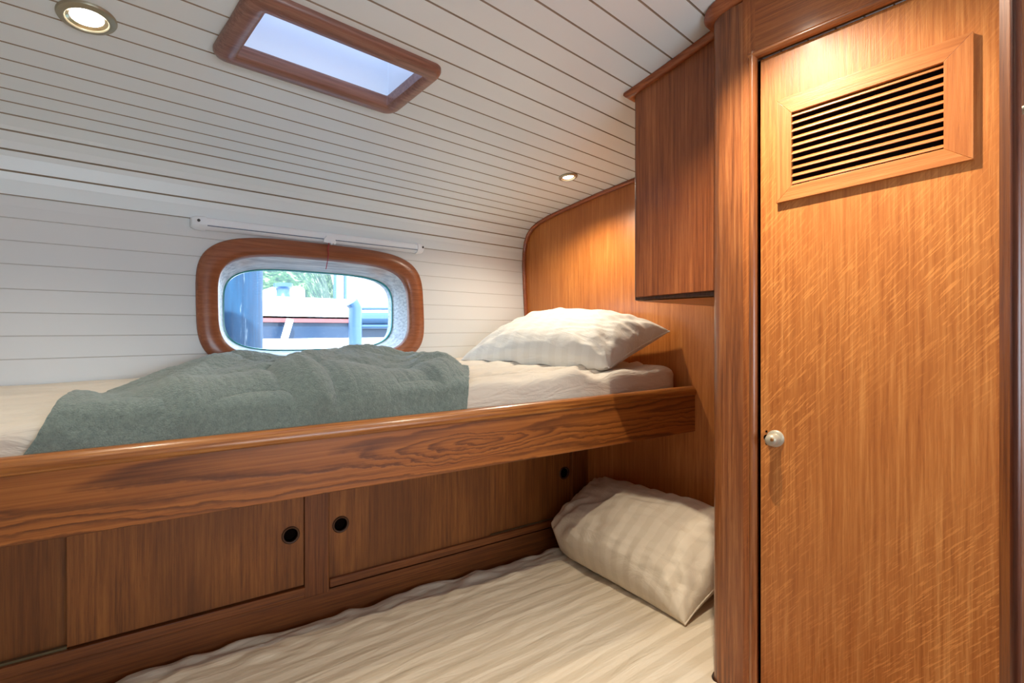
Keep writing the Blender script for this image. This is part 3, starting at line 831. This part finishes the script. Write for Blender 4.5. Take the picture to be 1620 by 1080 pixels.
# ---------------------------------------------------------------- lower bunk and its mattress
lb = empty('lower_bunk', (.5, 1.0, -1.2)); tag(lb, 'low wooden bunk base carrying the lower mattress', 'bunk bed')
m = M(); m.box((-.9, .480, -1.195), (1.205, .498, -.86)); m.build('bunk_front', m_cupf, lb, grain=gU, bevel=.003)
m = M(); m.box((-.9, .50, -.885), (1.205, 1.33, -.87)); m.box((1.205, .575, -.885), (1.84, 1.33, -.87)); m.build('bunk_base', m_cupf, lb, grain=gU)
def low_edge(u):            # back edge of the lower mattress
    return C0.y + (u - C0.x) / CD.x * CD.y - .030 - .014 * math.sin(u * 9 + 1) * 0.5 - .012 * nz(u * 5, 3.3)
def lowh(u, vv, d):
    h = -.789 + .016 * (1 - sstep(0, .30, d)) 
    w = (1 - abs(nz(u * 1.6 + vv * 1.2, vv * 9 - u * 1.2, 4.4)) * 2) * .0032
    w += (1 - abs(nz(u * 3.4 + vv * 2, vv * 19 - u * 2.6, 9.1)) * 2) * .0016
    near = 1 - sstep(.04, .26, d)
    x = u * 22 + d * 60 + 5 * nz(u * 4, d * 9, 1)
    w += near * (.006 * math.sin(x) * nz(u * 5, 2, 7) * 1.7 + .009 * nz(u * 14, d * 24, 3) + .006 * (1 - 2 * abs(nz(u * 9 + d * 16, d * 30 - u * 4, 6))))
    return h + w
def cutv(u):                # the mattress is cut round the locker's corner post
    return .531 + math.sqrt(max(0, .041 ** 2 - (u - 1.255) ** 2)) if u < 1.255 else .573
vs = []; fs = []; NX, NY = 300, 170
for i in range(NX + 1):
    u = lerp(-.85, UB - .012, i / NX)
    vb = low_edge(u)
    for j in range(NY + 1):
        if j < 12:
            a = j / 12; ang = a * PI / 2; r = .035
            d = r * (1 - math.cos(ang)) ; vv = vb - d; h = lowh(u, vb - r, r) - r + r * math.sin(ang)
            if j == 0: h = -.868
        else:
            t = (j - 12) / (NY - 12); d = lerp(.035, vb - .50, t); d = min(d, vb - cutv(u)) if u > 1.2185 else d; vv = vb - d; h = lowh(u, vv, d)
            if t > .985: h -= .02
        if i > NX - 4: h -= .01 * (i - NX + 4) / 4
        vs.append((u, vv, h))
for i in range(NX):
    for j in range(NY):
        a = i * (NY + 1) + j; fs.append((a, a + NY + 1, a + NY + 2, a + 1))
nb = len(vs)
for i in range(NX + 1): p = vs[i * (NY + 1) + NY]; vs.append((p[0], p[1], -.868))
for i in range(NX):
    a = i * (NY + 1) + NY; fs.append((a, nb + i, nb + i + 1, a + NY + 1)); fs.append((i * (NY + 1), (i + 1) * (NY + 1), nb + i + 1, nb + i))
fs.append(tuple([j for j in range(NY + 1)] + [nb])); fs.append(tuple([NX * (NY + 1) + j for j in range(NY + 1)] + [nb + NX]))
m = M(); m.add(vs, fs)
# the weave stripes run lengthwise, fanning slightly
o = m.build('mattress', m_sheet, smooth=60, grain=lambda p: (p[0], p[1] + .12 * p[0] + .012 * nz(p[0] * 2, p[1] * 3), p[2]))
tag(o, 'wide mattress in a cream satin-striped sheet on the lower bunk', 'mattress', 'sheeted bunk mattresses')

# ---------------------------------------------------------------- locker with louvred door
UL = 1.22
lk = empty('locker', (UL, .3, -1.2)); tag(lk, 'tall orange-brown oak locker with a louvred door on the right', 'locker')
VD0, VD1 = .050, .4595                       # door opening
DT = .6365                                   # head of the opening
VC, RC = .531, .035
m = M()
# rounded corner post: arc from front face to the side face
sec = [(UL, .487)]
for k in range(13):
    a = PI - (PI / 2) * k / 12; sec.append((UL + RC + RC * math.cos(a), VC + RC * math.sin(a)))
sec += [(UB - .002, VC + RC), (UB - .002, VC + RC - .018), (UL + .05, VC + RC - .018), (UL + .022, .487)]
def ceilcap(vv, h): return h
m.loft([[(a, b, -1.2) for a, b in sec], [(a, b, min(.77, prof_h(b) - .004)) for a, b in sec]])
m.build('corner_post', m_column, lk, grain=gHv, smooth=30)
m = M(); m.box((UL, VD1 + .001, -1.2), (UL + .022, .487, prof_h(.487) - .004)); m.build('face_stile', m_lframe, lk, grain=gHv)
m = M()
vs = [(VD1 + .001, DT), (VD1 + .001, prof_h(VD1) - .004), (.3, prof_h(.3) - .004), (0, prof_h(0) - .004), (-.28, prof_h(-.28) - .004), (-.28, DT)]
n = len(vs); m.add([(UL, a, b) for a, b in vs] + [(UL + .022, a, b) for a, b in vs], [tuple(range(n)), tuple(range(n, 2 * n))] + [(i, (i + 1) % n, n + (i + 1) % n, n + i) for i in range(n)])
m.build('frieze', m_lframe, lk, grain=gV)
m = M(); m.box((UL, -.28, -1.2), (UL + .022, VD0 - .004, DT)); m.build('face_stile', m_lframe, lk, grain=gHv)
# half-round bead round the opening
def bead(mm, p, q, up):
    p, q = Vector(p), Vector(q); d = (q - p).normalized(); up = Vector(up); rings = []
    for e in (p, q):
        rings.append([e + Vector((-1, 0, 0)) * (.012 * math.sin(PI * k / 10)) + up * (.0085 * math.cos(PI * k / 10)) for k in range(11)])
    mm.loft(rings)
m = M(); bead(m, (UL, VD1 + .0045, -1.19), (UL, VD1 + .0045, DT + .008), (0, 1, 0)); m.build('opening_bead', m_mould if False else m_column, lk, grain=gHv)
m = M(); bead(m, (UL, VD1 + .012, DT + .001), (UL, -.0, DT + .001), (0, 0, 1)); m.build('opening_bead', m_column, lk, grain=gV)
# door
m = M(); m.box((UL + .008, VD0, -1.17), (UL + .026, VD1 - .0075, DT - .0095)); door = m.build('door', m_locker, lk, grain=gHv, bevel=.0015)
m = M(); m.box((UL + .03, VD0 - .02, -1.19), (UL + .034, VD1 + .02, DT)); m.build('rebate', m_black, lk)
# push-button knob and bored keyhole
kc = Vector((UL + .008, .4205, -.2085)); ax = (-1, 0, 0)
m = M(); m.lathe(kc, ax, [(.0185, 0), (.0185, .002), (.0165, .004), (.0120, .0055), (.0110, .010), (.0108, .016), (.0125, .020), (.0128, .026), (.0110, .0305), (.0060, .033), (0, .0335)], 40, close=False)
kn = m.build('knob', m_knob, door, smooth=50)
m = M(); kq = Vector((UL + .008, .4385, -.2075))
for dy, dz, r in ((0, 0, .0065), (.0005, .0135, .0022), (.0005, -.0135, .0022)): m.lathe(kq + Vector((0, dy, dz)), ax, [(r, -.0005), (r, .0006), (0, .0007)], 20, close=False)
m.build('keyhole', m_black, door)
m = M(); m.lathe(kc + Vector((-.0325, -.0045, .0025)), ax, [(.0035, -.002), (.0035, .002), (.0028, .0028), (0, .003)], 16, close=False); m.build('brass_pin', m_brass, door)
# louvred vent
VV0, VV1, VH0, VH1 = .0925, .4160, .3000, .5210
UF = UL + .008
vent = M()
IW = .0285
def fpiece(mm, quad):
    # mitred frame member, with a small chamfer on its outer face
    a = [(UF, *q) for q in quad]; b = [(UF - .0095, *q) for q in quad]
    mm.add(a + b, [(0, 1, 2, 3), (4, 5, 6, 7), (0, 1, 5, 4), (1, 2, 6, 5), (2, 3, 7, 6), (3, 0, 4, 7)])
O = [(VV1, VH0), (VV1, VH1), (VV0, VH1), (VV0, VH0)]
IL, IR, IT, IB = VV1 - .031, VV0 + .0405, VH1 - .0365, VH0 + .030
I = [(IL, IB), (IL, IT), (IR, IT), (IR, IB)]
vt = None
for k in range(4):
    q = [O[k], O[(k + 1) % 4], I[(k + 1) % 4], I[k]]
    if vt is None:
        vt = empty('louvre_vent', (UF, (VV0 + VV1) / 2, VH0)); vt.parent = None
        bpy.data.objects.remove(vt); vt = M(); vt.box((UF + .0002, IR - .004, IB - .004), (UF - .0006, IL + .004, IT + .004)); vt = vt.build('louvre_vent', m_black, lk, smooth=0)
    mm = M(); fpiece(mm, q); mm.build('vent_frame', m_vent, vt, grain=gHv if k in (0, 2) else gV, bevel=.0006, smooth=30)
NSL = 10
for k in range(NSL):
    hc = lerp(IB + .004, IT - .008, k / (NSL - 1))
    m = M(); y0, y1 = IR - .001, IL + .001
    # slat slopes down towards the front
    pts = [(UF - .0008, hc + .0048), (UF - .0020, hc + .0064), (UF - .0080, hc + .0016), (UF - .0084, hc - .0010), (UF - .0072, hc - .0018)]
    m.loft([[(a, y0, b) for a, b in pts], [(a, y1, b) for a, b in pts]]); m.build('slat', m_vent, vt, grain=gV, smooth=30)
# cornice that sweeps round the locker head
def cornice(name, path, parent, mat, dn=.026, out=.022):
    """path: list of ((u,v),(nu,nv)) with outward normals; hugs the ceiling"""
    rings = []
    for (a, b), (nu, nv) in path:
        ring = []
        for oo, dd in ((-.012, .0), (out, .0), (out + .001, .006), (out - .003, .012), (out * .45, .017), (.0, dn), (-.012, dn)):
            uu, vv = a + nu * oo, b + nv * oo; ring.append((uu, vv, prof_h(vv) - .002 - dd))
        rings.append(ring)
    mm = M(); mm.loft(rings); return mm.build(name, mat, parent, grain=gV, smooth=50)
path = [((UL, v_), (-1, 0)) for v_ in (-.28, 0, .2, .35, .45, .50)]
for k in range(13):
    a = PI - (PI / 2) * k / 12; path.append(((UL + RC + RC * math.cos(a), VC + RC * math.sin(a)), (math.cos(a), math.sin(a))))
path += [((u_, VC + RC), (0, 1)) for u_ in (1.29, 1.33)]
cornice('cornice', path, lk, m_mould)

# ---------------------------------------------------------------- hanging cabinet on the bulkhead
wc = empty('wall_cabinet', (1.5, .7, .139)); tag(wc, 'narrow brown wooden cabinet hung from the ceiling between bulkhead and locker', 'cabinet')
UW = 1.315
def topW(v_): return prof_h(v_) - .003
m = M(); V0_, V1_ = .8275, .568
def bot(v_): return lerp(.1385, .123, (V0_ - v_) / (V0_ - V1_))
vs = []
for uu in (UW, UB - .001):
    vs += [(uu, V0_, bot(V0_)), (uu, V0_, topW(V0_)), (uu, V1_, topW(V1_)), (uu, V1_, bot(V1_))]
m.add(vs, [(0, 1, 2, 3), (4, 5, 6, 7), (0, 1, 5, 4), (1, 2, 6, 5), (2, 3, 7, 6), (3, 0, 4, 7)])
m.build('cabinet_body', [m_dark], wc, grain=gHv, bevel=.003)
m = M(); vs = []
for uu in (UW - .012, UW - .0005):
    a, b = V0_ - .0105, V1_ + .001
    vs += [(uu, a, bot(a) + .008), (uu, a, topW(a) - .010), (uu, b, topW(b) - .010), (uu, b, bot(b) + .014)]
m.add(vs, [(0, 1, 2, 3), (4, 5, 6, 7), (0, 1, 5, 4), (1, 2, 6, 5), (2, 3, 7, 6), (3, 0, 4, 7)]); m.build('cabinet_door', m_cab, wc, grain=gHv, bevel=.0015)
m = M(); m.add([(UW + .003, V0_ - .003, bot(V0_) - .002), (UB - .003, V0_ - .003, bot(V0_) - .002), (UB - .003, V1_, bot(V1_) - .002), (UW + .003, V1_, bot(V1_) - .002)], [(0, 1, 2, 3)])
m.build('underside', m_bulk, wc, grain=gU, smooth=0)
path = [((1.62, V0_), (0, 1)), ((UW - .006, V0_), (0, 1)), ((UW - .010, V0_ + .0), (-.7071 * 1.414, .7071 * 1.414)), ((UW - .012, V0_ - .002), (-1, 0)), ((UW - .012, .7), (-1, 0)), ((UW - .012, V1_ + .002), (-1, 0))]
path = [path[0], path[2], path[4], path[5]]
cornice('cornice', path, wc, m_mould, dn=.016, out=.018)

# ---------------------------------------------------------------- door frame at the right edge
df = empty('door_1', (.66, .0, -1.2)); tag(df, 'dark reddish brown rounded door post at the right edge', 'door frame', kind='structure')
# post seen between x=1596 and x=1617
def camray(px, t):
    x = (px - 810) / 848.0; return ((SU * x + CU) * t, (-CU * x + SU) * t)
pa, pb = camray(1600.5, .56), camray(1613, .56)
c = ((pa[0] + pb[0]) / 2 , (pa[1] + pb[1]) / 2); r = math.hypot(pa[0] - pb[0], pa[1] - pb[1]) / 2 * 1.15
c = (c[0] + .002, c[1] - .000)
m = M(); K = 20
ring = [(c[0] + r * math.cos(2 * PI * k / K), c[1] + r * math.sin(2 * PI * k / K)) for k in range(K)]
m.loft([[(a, b, -1.2) for a, b in ring], [(a, b, prof_h(0) - .003) for a, b in ring]]); m.build('door_post', m_post, df, grain=gH)
q0, q1 = camray(1613.5, .60), camray(1680, .60)
m = M(); m.quadbox((q0[0], q0[1], -1.2), (q1[0] - q0[0], q1[1] - q0[1], 0), (.018, .018, 0), (0, 0, 1.2 + .86)); m.build('door_lining', m_cupf, df, grain=gH)
q = camray(1621, .585); hk = (583.0 - 60.9 - 173 + 0) ; yh = 603.2 - .0501 * 1619
m = M(); m.lathe((q[0], q[1], (yh - 173) / 848 * .585), (-.6, -.75, 0), [(.0045, -.004), (.0045, .003), (.003, .006), (0, .007)], 20, close=False); m.build('hook', m_knob, df)

# ---------------------------------------------------------------- outside: piling, moored yacht, shore
def out_pt(px, py, vv):
    x = (px - 810) / 848.0; u_, v_ = SU * x + CU, -CU * x + SU; h_ = (603.2 - .0501 * px - py) / 848.0
    t = vv / v_; return Vector((u_ * t, vv, h_ * t))
def streaky():
    t = NT('weathered_pile'); f = t.noise(t.coord((40, 40, 3)), 1, 4, .6)
    s = t.ramp(t.noise(t.coord((26, 26, 2.2)), 1, 5, .7), [(.60, 0.0), (.68, 1.0)])
    c = t.ramp(f, [(.3, rgb(6, 44, 72)), (.7, rgb(14, 66, 98))])  # shade and cool outdoor light put into the pile's dark blue
    t.bsdf(t.mix(t.math('MULTIPLY', s, .7), c, rgb(200, 210, 214)), .7); return t.m
m_pile = streaky()
m_gel = plain('white_gelcoat', (.85, .86, .87, 1), .35)
m_navy = plain('navy_hull', rgb(14, 40, 66), .4)
m_wstripe = plain('red_brown_rubbing_strake', rgb(118, 66, 66), .6)
m_alu = plain('grey_spar', rgb(50, 76, 104), .4, .0)
m_rope = plain('pale_rope', (.7, .7, .68, 1), .8)
def foliage():
    t = NT('hillside_scrub'); f = t.noise(t.coord((3, 3, 3)), 1, 6, .7)
    t.bsdf(t.ramp(f, [(.40, rgb(14, 40, 34)), (.55, rgb(50, 76, 50)), (.68, rgb(150, 150, 120))]), .9); return t.m
m_hill = foliage()
def water():
    t = NT('harbour_water'); f = t.noise(t.coord((2, 5, 5)), 1, 4)
    t.bsdf(rgb(40, 74, 84), .12, 0, t.bump(f, .5, .05)); return t.m
# piling
pr = out_pt(424, 500, 2.45); pc = (pr.x - .235, 2.55)
m = M(); rr = []
for hh in [-1.6, -1.0, -.4, 0, .3, .6, .9, 1.1]:
    rr.append([(pc[0] + .235 * math.cos(2 * PI * k / 48) * (1 + .01 * nz(k, hh * 3)), pc[1] + .235 * math.sin(2 * PI * k / 48) * (1 + .01 * nz(k, hh * 3)), hh) for k in range(48)])
m.loft(rr); o = m.build('mooring_pile', m_pile, smooth=50); tag(o, 'broad mooring pile shaded dark blue with pale streaks seen through the left of the window', 'mooring pile')
# yacht alongside
YV = 4.2
y = empty('moored_yacht', (out_pt(520, 552, YV).x, YV, -1.0)); tag(y, 'white and navy moored yacht seen through the window', 'boat')
a, b = out_pt(300, 500, YV).x, out_pt(760, 500, YV).x
def zz(py, px=520, vv=YV): return out_pt(px, py, vv).z
def hullstrip(name, h0, h1, mat, bulge=.0, back=.6):
    m = M(); rings = []
    for k in range(17):
        t = k / 16; uu = lerp(a, b, t); dv = bulge
        rings.append([(uu, YV - dv, h0), (uu, YV - dv, h1), (uu, YV - dv + back, h1), (uu, YV - dv + back, h0)])
    m.loft(rings); return m.build(name, mat, y, smooth=30)
h_dk, h_st, h_nv, h_bt = zz(505), zz(511), zz(535), zz(575)
hullstrip('topsides', h_bt - .8, h_nv, m_gel, .03)
hullstrip('sheer_stripe', h_nv, h_st, m_navy, .02)
hullstrip('rubbing_strake', h_st, h_dk, m_wstripe, .05, .08)
hullstrip('bulwark', h_dk, zz(472), m_gel, .0, .08)
hullstrip('deck', h_dk, h_dk + .02, m_gel, .0, 1.6)
p0 = out_pt(428, 470, YV + .5); p1 = out_pt(478, 470, YV + .5)
m = M(); m.box((p0.x, YV + .4, h_dk), (p1.x, YV + 1.2, zz(453, 450, YV + .5))); m.build('coachroof', m_gel, y, bevel=.05, seg=4)
p = out_pt(448, 462, YV + .25); m = M(); m.lathe((p.x, p.y, zz(474, 448, YV + .25)), (0, 0, 1), [(.07, 0), (.06, .02), (.05, .05), (.055, .09), (.075, .10), (.075, .13), (0, .14)], 24, close=False); m.build('winch', m_alu, y)
for px in (530, 538, 546):
    p = out_pt(px, 480, YV + .12); m = M(); m.tube([(p.x, p.y, zz(540)), (p.x, p.y, zz(395))], .014 if px != 538 else .026, 10); m.build('stanchion' if px != 538 else 'mast_stay', m_gel if px == 538 else m_alu, y)
p = out_pt(562, 520, YV - .4); m = M()
m.tube([(p.x, p.y, zz(560)), (p.x, p.y, zz(494)), (p.x - .03, p.y, zz(486))], .05, 14); m.build('boarding_rail', m_alu, y)
for py, r in ((488, .012), (503, .05), (516, .02)):
    p, q = out_pt(566, py, YV - .1), out_pt(700, py, YV - .1); m = M(); m.tube([p, q], r, 10); m.build('side_rail', m_alu, y)
p, q = out_pt(459, 505, YV - .1), out_pt(450, 536, YV - .1); m = M(); m.tube([p, q], .028, 8); m.build('fender_line', m_rope, y)
# shore
m = M()
def hillf(s, t):
    uu = lerp(-20, 75, s); vv = lerp(20, 45, t)
    hh = lerp(-1.2, 12.5, t ** .6) + 2.2 * nz(uu * .12, vv * .12) + 1.0 * nz(uu * .5, vv * .5, 3) + .5 * nz(uu * 1.6, vv * 1.6, 9)
    hh *= lerp(1.0, .16, sstep(.44, .53, uu / vv + .02 * nz(vv * .3, 2)))
    return (uu, vv, hh)
m.grid(hillf, 140, 60); o = m.build('hillside', m_hill, smooth=60); tag(o, 'scrubby green hillside across the water', 'hill', kind='structure')
m = M(); m.add([(-60, 2.0, -1.9), (120, 2.0, -1.9), (120, 70, -1.9), (-60, 70, -1.9)], [(0, 1, 2, 3)]); o = m.build('water', water(), smooth=0); tag(o, 'harbour water outside the window', 'water', kind='structure')

# ---------------------------------------------------------------- light
w = bpy.data.worlds.new('World'); sc.world = w; w.use_nodes = True
nt = w.node_tree; nt.nodes.clear()
wo = nt.nodes.new('ShaderNodeOutputWorld'); bg = nt.nodes.new('ShaderNodeBackground')
tc = nt.nodes.new('ShaderNodeTexCoord'); sp = nt.nodes.new('ShaderNodeSeparateXYZ'); nt.links.new(tc.outputs['Generated'], sp.inputs[0])
cr = nt.nodes.new('ShaderNodeValToRGB'); nt.links.new(sp.outputs[2], cr.inputs[0])
cr.color_ramp.elements[0].position = .0; cr.color_ramp.elements[0].color = (.74, .88, 1, 1)
cr.color_ramp.elements[1].position = .7; cr.color_ramp.elements[1].color = (.46, .70, 1, 1)
nt.links.new(cr.outputs[0], bg.inputs[0]); bg.inputs[1].default_value = 7.0; nt.links.new(bg.outputs[0], wo.inputs[0])
S = bpy.data.lights.new('sun', 'SUN'); S.energy = 14; S.angle = math.radians(1); S.color = (1, .97, .92)
so = bpy.data.objects.new('sun', S); C.objects.link(so); so.rotation_euler = (math.radians(48), 0, math.radians(-28))
def portal(loc, nrm, sx, sy):
    L = bpy.data.lights.new('daylight_portal', 'AREA'); L.shape = 'RECTANGLE'; L.size = sx; L.size_y = sy; L.cycles.is_portal = True
    o = bpy.data.objects.new('daylight_portal', L); C.objects.link(o); o.location = W(loc)
    o.rotation_euler = Vector(nrm).to_track_quat('-Z', 'Y').to_euler()
portal((.49, -1.065, -.01), (0, 1, 0), 1.22, .54)  # guides sky light through the added aisle-side opening
portal((.8475, GV + .035, .192), (0, -1, 0), .62, .29)
portal((.57, 1.13, .69 + .145), (0, 0, -1), .40, .20)

# ---------------------------------------------------------------- camera
cam = bpy.data.cameras.new('camera'); co = bpy.data.objects.new('camera', cam); C.objects.link(co)
cam.sensor_width = 36; cam.lens = 848 / 1620 * 36; cam.shift_y = 22.6 / 1620; cam.clip_start = .02
co.location = (0, 0, Z0); co.rotation_euler = (PI / 2, 0, -(PI / 2 - A)); sc.camera = co
sc.view_settings.view_transform = 'Standard'; sc.view_settings.look = 'None'; sc.view_settings.gamma = 1
sc.view_settings.use_curve_mapping = False
sc.view_settings.exposure = 0.36
sc.cycles.use_denoising = True
sc.cycles.max_bounces = 8; sc.cycles.diffuse_bounces = 5
for o in sc.objects:
    if '_o' in o: del o['_o']
